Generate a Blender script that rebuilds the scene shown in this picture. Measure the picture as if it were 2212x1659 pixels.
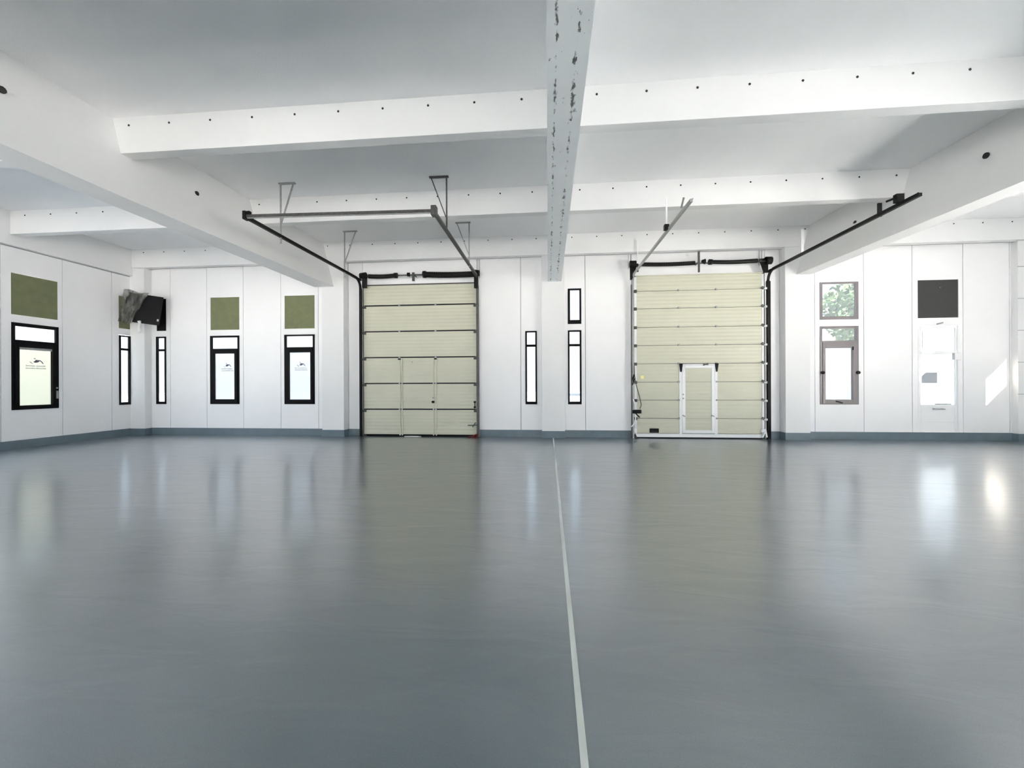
import bpy, math, random
from mathutils import Vector, Matrix
random.seed(4)
for o in list(bpy.data.objects): bpy.data.objects.remove(o)
SC = bpy.context.scene
COL = SC.collection

# ------------------------------------------------------------ camera
FP, CX, CY = 875.0, 1106.0, 829.5          # focal length and centre in pixels of the 2212x1659 frame
PSI, ROLL, CAMH = math.atan(78/875.0), 0.0039, 1.64
FW = Vector((-math.sin(PSI), math.cos(PSI), 0)); RT = Vector((math.cos(PSI), math.sin(PSI), 0)); UP = Vector((0, 0, 1))
cr, sr = math.cos(ROLL), math.sin(ROLL)
cam = bpy.data.cameras.new('camera'); cam.sensor_width = 36; cam.sensor_fit = 'HORIZONTAL'; cam.lens = 36*FP/2212
cam.clip_start = 0.05; cam.clip_end = 500
camo = bpy.data.objects.new('camera', cam); COL.objects.link(camo); SC.camera = camo
_r = RT*cr - UP*sr; _u = RT*sr + UP*cr; _b = -FW
camo.matrix_world = Matrix(((_r.x, _u.x, _b.x, 0), (_r.y, _u.y, _b.y, 0), (_r.z, _u.z, _b.z, CAMH), (0, 0, 0, 1)))

# ------------------------------------------------------------ sky, sun, daylight, exposure
SKY, SUN = 8.0, 210.0
W = bpy.data.worlds.new('world'); SC.world = W; W.use_nodes = True
nt = W.node_tree; nt.nodes.clear()
bg = nt.nodes.new('ShaderNodeBackground'); wo = nt.nodes.new('ShaderNodeOutputWorld')
tc = nt.nodes.new('ShaderNodeTexCoord'); sp = nt.nodes.new('ShaderNodeSeparateXYZ'); rp = nt.nodes.new('ShaderNodeValToRGB')
nt.links.new(tc.outputs['Generated'], sp.inputs[0]); nt.links.new(sp.outputs['Z'], rp.inputs[0])
rp.color_ramp.elements[0].color = (0.86, 0.93, 1.0, 1); rp.color_ramp.elements[1].color = (0.62, 0.8, 1.0, 1)
nt.links.new(rp.outputs[0], bg.inputs[0]); bg.inputs[1].default_value = SKY; nt.links.new(bg.outputs[0], wo.inputs[0])
sun = bpy.data.lights.new('sun', 'SUN'); sun.energy = SUN; sun.angle = math.radians(0.6); sun.color = (1.0, 0.93, 0.86)
suno = bpy.data.objects.new('sun', sun); COL.objects.link(suno)
SUND = Vector((-0.62, 1.0, -0.68)).normalized()
suno.rotation_euler = SUND.to_track_quat('-Z', 'Y').to_euler(); suno.location = (20, -20, 20)

YW, XL, XR, YF = 12.55, -13.85, 13.2, -15.0         # back wall, left wall, right wall, front wall (behind the camera)
ZS, ZJ, ZG = 6.14, 5.54, 4.74                      # slab, cross beam underside, main beam underside
def portal(name, loc, sx, sy, direction):          # marks a wall opening for the sampler; gives no light of its own
    l = bpy.data.lights.new(name, 'AREA'); l.shape = 'RECTANGLE'; l.size = sx; l.size_y = sy
    l.cycles.is_portal = True
    o = bpy.data.objects.new(name, l); COL.objects.link(o); o.location = loc
    o.rotation_euler = Vector(direction).to_track_quat('-Z', 'Z').to_euler()
FRONT_OPEN = [(-12.0, -9.0, 0.6, 3.6), (-5.9, -2.2, 0.0, 2.7), (-1.2, 6.3, .9, 2.9)]  # unseen openings, added and sized to light the hall
LEFT_OPEN = [(5.2, 8.4, 1.0, 3.8)]  # unseen opening added to brighten the left bays
RIGHT_OPEN = [(-2.4, 2.2, 0.0, 3.4), (10.76, 11.98, 1.93, 2.92)]
for a0, a1, z0, z1 in FRONT_OPEN: portal('front_opening_portal', ((a0+a1)/2, YF-0.3, (z0+z1)/2), a1-a0, z1-z0, (0, 1, 0))
for a0, a1, z0, z1 in LEFT_OPEN: portal('side_opening_portal', (XL-0.3, (a0+a1)/2, (z0+z1)/2), a1-a0, z1-z0, (1, 0, 0))
for a0, a1, z0, z1 in RIGHT_OPEN[:1]: portal('side_opening_portal', (XR+0.3, (a0+a1)/2, (z0+z1)/2), a1-a0, z1-z0, (-1, 0, 0))
vs = SC.view_settings; vs.view_transform = 'Standard'; vs.look = 'None'; vs.gamma = 1; vs.exposure = 0.14
try: vs.use_curve_mapping = False
except Exception: pass
cy = SC.cycles; cy.use_denoising = True; cy.max_bounces = 12; cy.diffuse_bounces = 7; cy.glossy_bounces = 4; cy.transmission_bounces = 8
cy.transparent_max_bounces = 12; cy.sample_clamp_indirect = 30; cy.caustics_reflective = True; cy.caustics_refractive = False
cy.use_adaptive_sampling = True; cy.adaptive_threshold = 0.025; cy.adaptive_min_samples = 24
try: cy.denoiser = 'OPENIMAGEDENOISE'
except Exception: pass

# ------------------------------------------------------------ helpers
def ray(x, y):
    u, v = x-CX, CY-y
    return RT*(u*cr+v*sr) + UP*(-u*sr+v*cr) + FW*FP
O3 = Vector((0, 0, CAMH))
def onY(x, y, Y=YW): r = ray(x, y); return O3 + r*(Y/r.y)
def onX(x, y, X): r = ray(x, y); return O3 + r*(X/r.x)
def onZ(x, y, Z): r = ray(x, y); return O3 + r*((Z-CAMH)/r.z)

class MB:
    def __init__(s): s.v = []; s.f = []; s.sm = []
    def add(s, vs, fs, smooth=False):
        n = len(s.v); s.v += [tuple(p) for p in vs]; s.f += [tuple(i+n for i in f) for f in fs]; s.sm += [smooth]*len(fs); return s
    def box(s, x0, x1, y0, y1, z0, z1):
        if x0 > x1: x0, x1 = x1, x0
        if y0 > y1: y0, y1 = y1, y0
        if z0 > z1: z0, z1 = z1, z0
        vs = [(x0,y0,z0),(x1,y0,z0),(x1,y1,z0),(x0,y1,z0),(x0,y0,z1),(x1,y0,z1),(x1,y1,z1),(x0,y1,z1)]
        return s.add(vs, [(0,3,2,1),(4,5,6,7),(0,1,5,4),(1,2,6,5),(2,3,7,6),(3,0,4,7)])
    def bar(s, p, q, w, d=None, up=(0, 0, 1)):            # rectangular bar from p to q
        p, q = Vector(p), Vector(q); d = d or w; t = (q-p).normalized(); up = Vector(up)
        if abs(t.dot(up)) > .95: up = Vector((0, 1, 0))
        a = t.cross(up).normalized()*w/2; b = t.cross(a).normalized()*d/2
        vs = [e+i*a+j*b for e in (p, q) for i, j in ((-1,-1),(1,-1),(1,1),(-1,1))]
        return s.add(vs, [(0,1,2,3),(7,6,5,4),(0,4,5,1),(1,5,6,2),(2,6,7,3),(3,7,4,0)])
    def tube(s, pts, r, n=8, cap=True):
        pts = [Vector(p) for p in pts]; rs = r if isinstance(r, (list, tuple)) else [r]*len(pts)
        vs, fs = [], []; ref = None
        for i, p in enumerate(pts):
            t = (pts[min(i+1, len(pts)-1)] - pts[max(i-1, 0)]).normalized()
            if ref is None: ref = Vector((0, 0, 1)) if abs(t.z) < .9 else Vector((1, 0, 0))
            a = (ref - t*ref.dot(t)).normalized(); b = t.cross(a); ref = a
            vs += [p + (a*math.cos(2*math.pi*k/n) + b*math.sin(2*math.pi*k/n))*rs[i] for k in range(n)]
        for i in range(len(pts)-1):
            for k in range(n): fs.append((i*n+k, i*n+(k+1) % n, (i+1)*n+(k+1) % n, (i+1)*n+k))
        s.add(vs, fs, True)
        if cap:
            m = len(s.v)-len(vs); s.f += [tuple(m+k for k in reversed(range(n))), tuple(m+(len(pts)-1)*n+k for k in range(n))]; s.sm += [False]*2
        return s
    def prism(s, poly, fn, d0, d1):                       # poly of (a, b), fn(a, b, d) -> xyz
        n = len(poly); vs = [fn(a, b, d0) for a, b in poly] + [fn(a, b, d1) for a, b in poly]
        fs = [tuple(range(n)), tuple(reversed(range(n, 2*n)))] + [(i, n+i, n+(i+1) % n, (i+1) % n) for i in range(n)]
        return s.add(vs, fs)
    def build(s, name, mat, parent=None, label=None, bevel=0.0, fix=True):
        me = bpy.data.meshes.new(name); me.from_pydata(s.v, [], s.f); me.update()
        me.polygons.foreach_set('use_smooth', s.sm); me.materials.append(mat)
        if fix:
            import bmesh
            bm = bmesh.new(); bm.from_mesh(me); bmesh.ops.recalc_face_normals(bm, faces=bm.faces); bm.to_mesh(me); bm.free()
        o = bpy.data.objects.new(name, me); COL.objects.link(o)
        if parent: o.parent = parent
        if label: o['label'] = label
        if bevel:
            b = o.modifiers.new('bevel', 'BEVEL'); b.width = bevel; b.segments = 2; b.limit_method = 'ANGLE'
        return o
def tag(o, label, cat, group=None, kind=None):
    o['label'] = label; o['category'] = cat
    if group: o['group'] = group
    if kind: o['kind'] = kind
    return o
def empty(name, loc=(0, 0, 0)):
    o = bpy.data.objects.new(name, None); COL.objects.link(o); o.location = loc; o.empty_display_size = .1
    return o
def rooted(name, loc):                                    # an Empty at loc; parts are modelled in world space
    o = empty(name, loc); return o
def attach(o, root):
    o.parent = root; o.matrix_parent_inverse = Matrix.Translation(-root.location)
def sub(mb, name, mat, root, **k):
    o = mb.build(name, mat, **k)
    o.parent = root
    # vertices are in world space: shift by the accumulated root offset
    off = Vector((0, 0, 0)); r = root
    while r: off += r.location; r = r.parent
    o.location = -off
    return o

# ------------------------------------------------------------ materials
def mat(name, col, rough=0.6, metal=0.0, noise=0.0, nscale=6.0, bump=0.0, bscale=80.0, spec=0.5):
    m = bpy.data.materials.new(name); m.use_nodes = True; t = m.node_tree; b = t.nodes['Principled BSDF']
    b.inputs['Roughness'].default_value = rough; b.inputs['Metallic'].default_value = metal
    b.inputs['Specular IOR Level'].default_value = spec
    b.inputs['Base Color'].default_value = (*col, 1)
    co = t.nodes.new('ShaderNodeTexCoord')
    if noise:
        n = t.nodes.new('ShaderNodeTexNoise'); n.inputs['Scale'].default_value = nscale; n.inputs['Detail'].default_value = 5
        t.links.new(co.outputs['Object'], n.inputs['Vector'])
        r = t.nodes.new('ShaderNodeValToRGB'); r.color_ramp.elements[0].position = .3; r.color_ramp.elements[1].position = .7
        r.color_ramp.elements[0].color = (*[c*(1-noise) for c in col], 1); r.color_ramp.elements[1].color = (*[min(1, c*(1+noise)) for c in col], 1)
        t.links.new(n.outputs['Fac'], r.inputs[0]); t.links.new(r.outputs[0], b.inputs['Base Color'])
    if bump:
        n = t.nodes.new('ShaderNodeTexNoise'); n.inputs['Scale'].default_value = bscale; n.inputs['Detail'].default_value = 3
        t.links.new(co.outputs['Object'], n.inputs['Vector'])
        bp = t.nodes.new('ShaderNodeBump'); bp.inputs['Strength'].default_value = bump; bp.inputs['Distance'].default_value = .01
        t.links.new(n.outputs['Fac'], bp.inputs['Height']); t.links.new(bp.outputs[0], b.inputs['Normal'])
    return m
M = {}
M['wall'] = mat('wall_paint', (.885, .88, .885), .5, noise=.012, nscale=1.3, bump=.05, bscale=40)
M['seam'] = mat('dark_seam', (.22, .23, .23), .9)  # dark grey of the panel seams and block joints
M['ceil'] = mat('ceiling_paint', (.90, .90, .905), .8, noise=.015, nscale=.8, bump=.25, bscale=60)
M['beam'] = mat('beam_paint', (.80, .80, .80), .7, noise=.015, nscale=1.0, bump=.12, bscale=30)
M['hole'] = mat('dark_hole', (.02, .02, .02), .9)
M['black'] = mat('black_frame', (.004, .004, .004), .6, spec=.12)
M['steel'] = mat('galvanised_steel', (.34, .35, .35), .45, .5, noise=.1, nscale=20)
M['darksteel'] = mat('dark_oiled_steel', (.008, .008, .0075), .6, 0, noise=.3, nscale=30, spec=.2)
M['grime'] = mat('grimy_grey_steel', (.075, .075, .07), .5, .3, noise=.3, nscale=20)
M['white'] = mat('white_enamel', (.86, .86, .86), .4)
M['brownframe'] = mat('warm_grey_frame', (.20, .18, .185), .4)
M['olive'] = mat('olive_board', (.155, .17, .085), .75, noise=.1, nscale=5, bump=.2, bscale=12)
M['darkboard'] = mat('dark_grey_board', (.035, .035, .033), .38, noise=.15, nscale=60, bump=.1, bscale=90)
M['tvscreen'] = mat('black_screen', (.004, .004, .005), .35, spec=.12)
M['rubber'] = mat('black_rubber', (.006, .006, .006), .7, spec=.2)
M['rust'] = mat('rusty_red_strap', (.16, .012, .015), .6)
M['pale_piece'] = mat('pale_plastic_gap_light', (.8, .8, .78), .7)  # loose plastic end, and the painted light under the left door
M['yellow'] = mat('yellow_sticker', (.85, .82, .35), .5)
M['print'] = mat('grey_print', (.30, .30, .30), .7)
M['printlight'] = mat('faint_print', (.46, .46, .44), .7)
M['printdark'] = mat('violet_grey_print', (.12, .11, .16), .7)
M['print'] = M['print']
M['metalpale'] = mat('pale_trim_metal', (.62, .66, .64), .35, .2)

def door_mat():
    m = mat('cream_door_steel', (.57, .565, .45), .42, noise=.03, nscale=1.2); t = m.node_tree; b = t.nodes['Principled BSDF']
    co = t.nodes.new('ShaderNodeTexCoord'); s = t.nodes.new('ShaderNodeSeparateXYZ'); t.links.new(co.outputs['Object'], s.inputs[0])
    mu = t.nodes.new('ShaderNodeMath'); mu.operation = 'MULTIPLY'; mu.inputs[1].default_value = 2*math.pi/0.11
    sn = t.nodes.new('ShaderNodeMath'); sn.operation = 'SINE'; t.links.new(s.outputs['Z'], mu.inputs[0]); t.links.new(mu.outputs[0], sn.inputs[0])
    pw = t.nodes.new('ShaderNodeMath'); pw.operation = 'GREATER_THAN'; pw.inputs[1].default_value = .8; t.links.new(sn.outputs[0], pw.inputs[0])
    bp = t.nodes.new('ShaderNodeBump'); bp.inputs['Strength'].default_value = .35; bp.inputs['Distance'].default_value = .006
    t.links.new(sn.outputs[0], bp.inputs['Height']); t.links.new(bp.outputs[0], b.inputs['Normal'])
    return m
M['door'] = door_mat()

def floor_mat():
    m = bpy.data.materials.new('grey_blue_epoxy'); m.use_nodes = True; t = m.node_tree; b = t.nodes['Principled BSDF']
    co = t.nodes.new('ShaderNodeTexCoord')
    n1 = t.nodes.new('ShaderNodeTexNoise'); n1.inputs['Scale'].default_value = 160; n1.inputs['Detail'].default_value = 2
    n2 = t.nodes.new('ShaderNodeTexNoise'); n2.inputs['Scale'].default_value = .5; n2.inputs['Detail'].default_value = 4
    for n in (n1, n2): t.links.new(co.outputs['Object'], n.inputs['Vector'])
    r = t.nodes.new('ShaderNodeValToRGB'); r.color_ramp.elements[0].position = .35; r.color_ramp.elements[1].position = .65
    r.color_ramp.elements[0].color = (.045, .082, .102, 1); r.color_ramp.elements[1].color = (.062, .104, .126, 1)
    t.links.new(n1.outputs['Fac'], r.inputs[0])
    mx = t.nodes.new('ShaderNodeMixRGB'); mx.blend_type = 'MULTIPLY'; mx.inputs[0].default_value = .35
    t.links.new(r.outputs[0], mx.inputs[1]); t.links.new(n2.outputs['Fac'], mx.inputs[2]); 
    r2 = t.nodes.new('ShaderNodeValToRGB'); r2.color_ramp.elements[0].position = .3; r2.color_ramp.elements[1].position = .7
    r2.color_ramp.elements[0].color = (.8, .8, .8, 1); r2.color_ramp.elements[1].color = (1, 1, 1, 1)
    t.links.new(n2.outputs['Fac'], r2.inputs[0]); t.links.new(r2.outputs[0], mx.inputs[2])
    t.links.new(mx.outputs[0], b.inputs['Base Color'])
    b.inputs['Roughness'].default_value = .4; b.inputs['IOR'].default_value = 1.6; b.inputs['Specular IOR Level'].default_value = .75; b.inputs['Coat Weight'].default_value = 1; b.inputs['Coat Roughness'].default_value = .2; b.inputs['Coat IOR'].default_value = 2.3
    # trowel ripples (elongated across the hall) and orange peel
    mp = t.nodes.new('ShaderNodeMapping'); mp.inputs['Scale'].default_value = (.55, 1.6, 1); mp.inputs['Rotation'].default_value = (0, 0, .22)
    t.links.new(co.outputs['Object'], mp.inputs[0])
    n3 = t.nodes.new('ShaderNodeTexNoise'); n3.inputs['Scale'].default_value = 2.2; n3.inputs['Detail'].default_value = 3; n3.inputs['Distortion'].default_value = .6
    t.links.new(mp.outputs[0], n3.inputs['Vector'])
    b1 = t.nodes.new('ShaderNodeBump'); b1.inputs['Strength'].default_value = .6; b1.inputs['Distance'].default_value = .02
    t.links.new(n3.outputs['Fac'], b1.inputs['Height'])
    n4 = t.nodes.new('ShaderNodeTexNoise'); n4.inputs['Scale'].default_value = 90; n4.inputs['Detail'].default_value = 2
    t.links.new(co.outputs['Object'], n4.inputs['Vector'])
    b2 = t.nodes.new('ShaderNodeBump'); b2.inputs['Strength'].default_value = .25; b2.inputs['Distance'].default_value = .002
    t.links.new(n4.outputs['Fac'], b2.inputs['Height']); t.links.new(b1.outputs[0], b2.inputs['Normal']); t.links.new(b2.outputs[0], b.inputs['Normal'])
    return m
M['floor'] = floor_mat()
M['base'] = mat('baseboard_paint', (.13, .175, .205), .4, noise=.08, nscale=4)
M['base2'] = mat('baseboard_paint_pale', (.42, .46, .48), .4, noise=.05, nscale=4)

def rough_beam_mat():                                      # centre beam: chipped, stained concrete underside
    m = mat('chipped_beam_paint', (.84, .87, .885), .7, noise=.03, nscale=2.0); t = m.node_tree; b = t.nodes['Principled BSDF']
    co = t.nodes.new('ShaderNodeTexCoord'); s = t.nodes.new('ShaderNodeSeparateXYZ'); t.links.new(co.outputs['Object'], s.inputs[0])
    def band(c, w):
        a = t.nodes.new('ShaderNodeMath'); a.operation = 'SUBTRACT'; a.inputs[1].default_value = c; t.links.new(s.outputs['X'], a.inputs[0])
        q = t.nodes.new('ShaderNodeMath'); q.operation = 'ABSOLUTE'; t.links.new(a.outputs[0], q.inputs[0])
        d = t.nodes.new('ShaderNodeMapRange'); d.inputs['From Min'].default_value = 0; d.inputs['From Max'].default_value = w
        d.inputs['To Min'].default_value = 1; d.inputs['To Max'].default_value = 0; t.links.new(q.outputs[0], d.inputs['Value']); return d
    d1, d2 = band(.085, .035), band(.275, .045)
    mxx = t.nodes.new('ShaderNodeMath'); mxx.operation = 'MAXIMUM'; t.links.new(d1.outputs[0], mxx.inputs[0]); t.links.new(d2.outputs[0], mxx.inputs[1])
    mp = t.nodes.new('ShaderNodeMapping'); mp.inputs['Scale'].default_value = (1.4, .6, 1); t.links.new(co.outputs['Object'], mp.inputs[0])
    n = t.nodes.new('ShaderNodeTexNoise'); n.inputs['Scale'].default_value = 13; n.inputs['Detail'].default_value = 6; n.inputs['Roughness'].default_value = .7
    t.links.new(mp.outputs[0], n.inputs['Vector'])
    sc_ = t.nodes.new('ShaderNodeMath'); sc_.operation = 'MULTIPLY_ADD'; sc_.inputs[1].default_value = .17; t.links.new(mxx.outputs[0], sc_.inputs[0]); t.links.new(n.outputs['Fac'], sc_.inputs[2])
    r = t.nodes.new('ShaderNodeValToRGB'); r.color_ramp.elements[0].position = .665; r.color_ramp.elements[1].position = .72
    r.color_ramp.elements[0].color = (0, 0, 0, 1); r.color_ramp.elements[1].color = (1, 1, 1, 1); t.links.new(sc_.outputs[0], r.inputs[0])
    mix = t.nodes.new('ShaderNodeMixRGB'); mix.inputs[2].default_value = (.16, .17, .17, 1); t.links.new(r.outputs[0], mix.inputs[0])
    old = b.inputs['Base Color'].links[0].from_socket; t.links.new(old, mix.inputs[1]); t.links.new(mix.outputs[0], b.inputs['Base Color'])
    bp = t.nodes.new('ShaderNodeBump'); bp.inputs['Strength'].default_value = .8; bp.inputs['Distance'].default_value = .02; bp.invert = True
    t.links.new(r.outputs[0], bp.inputs['Height']); t.links.new(bp.outputs[0], b.inputs['Normal'])
    return m
M['chipped'] = rough_beam_mat()

def glass_mat(name, frost, tint=(1, 1, 1)):
    m = bpy.data.materials.new(name); m.use_nodes = True; t = m.node_tree; t.nodes.clear(); out = t.nodes.new('ShaderNodeOutputMaterial')
    tr = t.nodes.new('ShaderNodeBsdfTransparent'); tr.inputs[0].default_value = (*tint, 1)
    tl = t.nodes.new('ShaderNodeBsdfTranslucent'); tl.inputs[0].default_value = (*tint, 1)
    mx = t.nodes.new('ShaderNodeMixShader'); mx.inputs[0].default_value = frost; t.links.new(tr.outputs[0], mx.inputs[1]); t.links.new(tl.outputs[0], mx.inputs[2])
    gl = t.nodes.new('ShaderNodeBsdfGlossy'); gl.inputs['Roughness'].default_value = .03
    lw = t.nodes.new('ShaderNodeLayerWeight'); lw.inputs[0].default_value = .5
    pw = t.nodes.new('ShaderNodeMath'); pw.operation = 'POWER'; pw.inputs[1].default_value = 5; t.links.new(lw.outputs['Facing'], pw.inputs[0])
    fr = t.nodes.new('ShaderNodeMath'); fr.operation = 'MULTIPLY_ADD'; fr.inputs[1].default_value = .6; fr.inputs[2].default_value = .03; t.links.new(pw.outputs[0], fr.inputs[0])
    m2 = t.nodes.new('ShaderNodeMixShader'); t.links.new(fr.outputs[0], m2.inputs[0]); t.links.new(mx.outputs[0], m2.inputs[1]); t.links.new(gl.outputs[0], m2.inputs[2])
    t.links.new(m2.outputs[0], out.inputs[0]); return m
M['glass'] = glass_mat('clear_glass', .10, (.47, .48, .485))
M['frost'] = glass_mat('frosted_glass', .75, (.415, .415, .415))
M['frostcream'] = glass_mat('frosted_cream_glass', .85, (.40, .395, .35))

# ------------------------------------------------------------ room shell
def cells(mb, fn, a0, a1, z0, z1, holes, d0, d1):          # rectangle with rectangular holes as boxes in wall space
    hs = [(max(h[0], a0), min(h[1], a1), max(h[2], z0), min(h[3], z1)) for h in holes if h[0] < a1 and h[1] > a0 and h[2] < z1 and h[3] > z0]
    A = sorted({a0, a1, *[h[0] for h in hs], *[h[1] for h in hs]})
    for i in range(len(A)-1):
        x0, x1 = A[i], A[i+1]; xm = (x0+x1)/2
        hz = sorted((h[2], h[3]) for h in hs if h[0] <= xm <= h[1]); z = z0
        for b, c in hz:
            if b > z+1e-6: p, q = fn(x0, d0, z), fn(x1, d1, b); mb.box(p[0], q[0], p[1], q[1], p[2], q[2])
            z = max(z, c)
        if z < z1-1e-6: p, q = fn(x0, d0, z), fn(x1, d1, z1); mb.box(p[0], q[0], p[1], q[1], p[2], q[2])
    return mb
B = lambda a, d, z: (a, YW+d, z)                           # d > 0 goes into the wall
L = lambda a, d, z: (XL-d, a, z)
R = lambda a, d, z: (XR+d, a, z)
F = lambda a, d, z: (a, YF-d, z)

fl = MB().box(XL-.3, XR+.3, YF-.3, YW+.3, -.2, 0).build('floor', M['floor']); tag(fl, 'glossy grey-blue epoxy floor of the whole hall', 'floor', kind='structure')
ce = MB().box(XL-.3, XR+.3, YF-.3, YW+.3, ZS, ZS+.25).build('ceiling', M['ceil']); tag(ce, 'painted concrete ceiling slab between the beams', 'ceiling', kind='structure')
tj = MB().box(.133, .167, YF, YW-.25, 0.0, .004).build('trim_1', M['metalpale']); tag(tj, 'thin pale joint strip running along the floor towards the middle column', 'joint strip', kind='structure')

# openings in the back wall (X0, X1, Z0, Z1)
ZL0, ZL1, ZU0, ZU1 = 1.01, 3.28, 3.475, 4.56
WINX = {'A': (-13.16, -12.80), 'B': (-11.20, -10.17), 'C': (-8.59, -7.555), 'D': (-.70, -.34), 'E': (.61, 1.02), 'Fx': (7.886, 8.931), 'G': (10.521, 11.585)}
DL = (-5.88, -2.20, 0.0, 4.80); DR = (2.585, 6.31, 0.0, 4.87)
holesB = [(*WINX[k], ZL0, ZL1) for k in 'ABCDE'] + [(*WINX['Fx'], ZL0, ZL1), (*WINX['G'], .22, ZL1)]
holesB += [(*WINX[k], ZU0, ZU1) for k in 'ABCE'] + [(*WINX['Fx'], ZU0, ZU1), (*WINX['G'], ZU0, ZU1), DL, DR]
wb = cells(MB(), B, XL-.3, XR+.3, 0, ZS, holesB, .04, .07).build('wall_back', M['seam'])
tag(wb, 'white panelled far wall with two tall cream sectional doors', 'wall', kind='structure')
seamX = [XL, -12.65, -11.33, -10.03, -8.72, -7.43, -6.41, -5.93, -2.17, -.84, .50, 1.14, 2.53, 6.36, 6.775, 7.75, 9.08, 10.37, 11.70, 12.89, XR]
for a, b in zip(seamX, seamX[1:]):
    cells(MB(), B, a+.008, b-.008, 0, ZJ+.02, holesB, 0, .04).build('wall_panel', M['wall'], wb)
WL = (9.30, 10.31); WLn = (11.945, 12.31)
holesL = LEFT_OPEN + [(*WL, ZL0, ZL1+.02), (*WL, ZU0+.03, ZU1+.03), (*WLn, ZL0, ZL1+.02), (*WLn, ZU0+.03, ZU1)]
wl = cells(MB(), L, YF-.3, YW+.1, 0, ZS, holesL, .04, .07).build('wall_left', M['seam'])
tag(wl, 'white panelled side wall with the cream-blind window', 'wall', kind='structure')
sy = [YW, 12.39] + [11.73-1.3167*i for i in range(15)] + [YF]
for b, a in zip(sy, sy[1:]):
    cells(MB(), L, a+.008, b-.008, 0, 5.245, holesL, 0, .04).build('wall_panel', M['wall'], wl)
wr = cells(MB(), R, YF-.3, YW+.3, 0, ZS, RIGHT_OPEN, 0, .2).build('wall_right', M['wall'])
tag(wr, 'white side wall beyond the right of the hall, beside the sunlit corner', 'wall', kind='structure')
wf = cells(MB(), F, XL-.3, XR+.3, 0, ZS, FRONT_OPEN, 0, .2).build('wall_front', M['wall'])
tag(wf, 'white wall behind the viewpoint with openings added to let in light', 'wall', kind='structure')

# baseboards: a painted band 16 mm proud
def baseboard(name, fn, spans, label, m=M['base']):
    mb = MB()
    for a, b in spans: p, q = fn(a, -.016, 0), fn(b, 0, .215); mb.box(p[0], q[0], p[1], q[1], p[2], q[2])
    tag(mb.build(name, m), label, 'baseboard', kind='structure')
baseboard('baseboard_back', B, [(-13.33, -7.14), (-6.48, -5.95), (-2.13, -.18), (.50, 2.50), (6.40, 6.79), (7.46, 12.93)], 'grey-blue painted baseboard along the far wall')
baseboard('baseboard_left', L, [(YF, 12.30)], 'grey-blue painted baseboard along the left side wall')
baseboard('baseboard_right', R, [(YF, -2.4), (2.2, 12.40)], 'grey-blue painted baseboard along the right side wall')

# columns
def column(x0, x1, y0, z1, label, y1=YW):
    c = MB().box(x0, x1, y0, y1, .0, z1).build('column', M['beam'], bevel=.008); tag(c, label, 'column', kind='structure')
    MB().box(x0-.012, x1+.012, y0-.012, y1, 0, .21).build('base_band', M['base'], c)
    return c
column(-13.86, -13.33, 12.30, ZJ, 'white corner column behind the wall-mounted black screen')
column(-7.14, -6.42, 12.26, ZJ, 'white column between the window with the dog emblem and the first sectional door')
column(-.19, .50, 12.34, ZJ, 'white middle column under the chipped main beam')
column(6.79, 7.46, 12.28, ZJ, 'white column just right of the sectional door with the white wicket frame')
cc = column(12.93, XR, 12.38, ZJ, 'white corner column beside the sun patch')

for z in (1.30, 2.18, 3.06, 3.94, 4.82): MB().box(12.925, XR, 12.372, 12.385, z, z+.012).build('block_joint', M['seam'], cc)
# main beams (run away from the camera), drawn through stations along Y
def main_beam(st, m, label):
    mb = MB(); vs = []
    for y, tl, tr_, bl, br in st:
        k = .437
        vs += [(tl, y, ZS+.02), (tr_, y, ZS+.02), (tr_+(br-tr_)*k, y, ZJ), (br, y, ZG), (bl, y, ZG), (tl+(bl-tl)*k, y, ZJ)]
    n = len(st); fs = [tuple(range(6)), tuple(6*(n-1)+k for k in (5, 4, 3, 2, 1, 0))]
    for i in range(n-1):
        for k in range(6): fs.append((6*i+k, 6*i+(k+1) % 6, 6*i+6+(k+1) % 6, 6*i+6+k))
    mb.add(vs, fs); o = mb.build('main_beam', m); tag(o, label, 'beam', kind='structure'); return o
gl_ = main_beam([(YF, -7.55, -7.30, -7.50, -7.02), (6, -7.55, -7.30, -7.46, -6.95), (12.27, -7.45, -7.10, -7.38, -6.74)], M['beam'], 'white main beam nearest the left wall, over the first column')
gc_ = main_beam([(YF, 0, .36, 0, .36), (12.35, 0, .41, 0, .41)], M['chipped'], 'chipped grey-white main beam running down the middle of the ceiling')
gr_ = main_beam([(YF, 7.72, 8.0, 7.34, 7.72), (6.9, 7.72, 8.0, 7.32, 7.70), (12.28, 7.45, 7.9, 7.09, 7.50)], M['beam'], 'shaded main beam nearest the bright right bay')
# edge beam above the left wall
eb = MB().box(XL-.1, XL+.10, YF, YW, 5.27, ZS).build('trim_2', M['beam']); tag(eb, 'white edge beam along the top of the left side wall', 'beam', kind='structure')
# cross beams with their row of bolt holes
hole_me = None
def hole(parent, loc, r, axis, name='bolt_hole'):
    global hole_me
    if hole_me is None:
        hole_me = MB().tube([(0, -.004, 0), (0, .02, 0)], 1.0, 10).build('bolt_hole', M['hole'])
        me = hole_me.data; COL.objects.unlink(hole_me); bpy.data.objects.remove(hole_me); hole_me = me
    o = bpy.data.objects.new(name, hole_me); COL.objects.link(o); o.parent = parent; o.location = loc
    o.scale = (r, 1, r)
    if axis == 'X': o.rotation_euler = (0, 0, math.pi/2)
    if axis == '-X': o.rotation_euler = (0, 0, -math.pi/2)
ordinal = ['behind the viewpoint, third back', 'behind the viewpoint', 'overhead beside the viewpoint', 'nearest in view', 'second from the front in view', 'against the far wall']
bays = [(XL+.1, -7.45, 'left side bay'), (-7.33, .01, 'bay left of the middle beam'), (.35, 7.75, 'bay right of the middle beam'), (7.85, XR, 'bright right side bay')]
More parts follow.
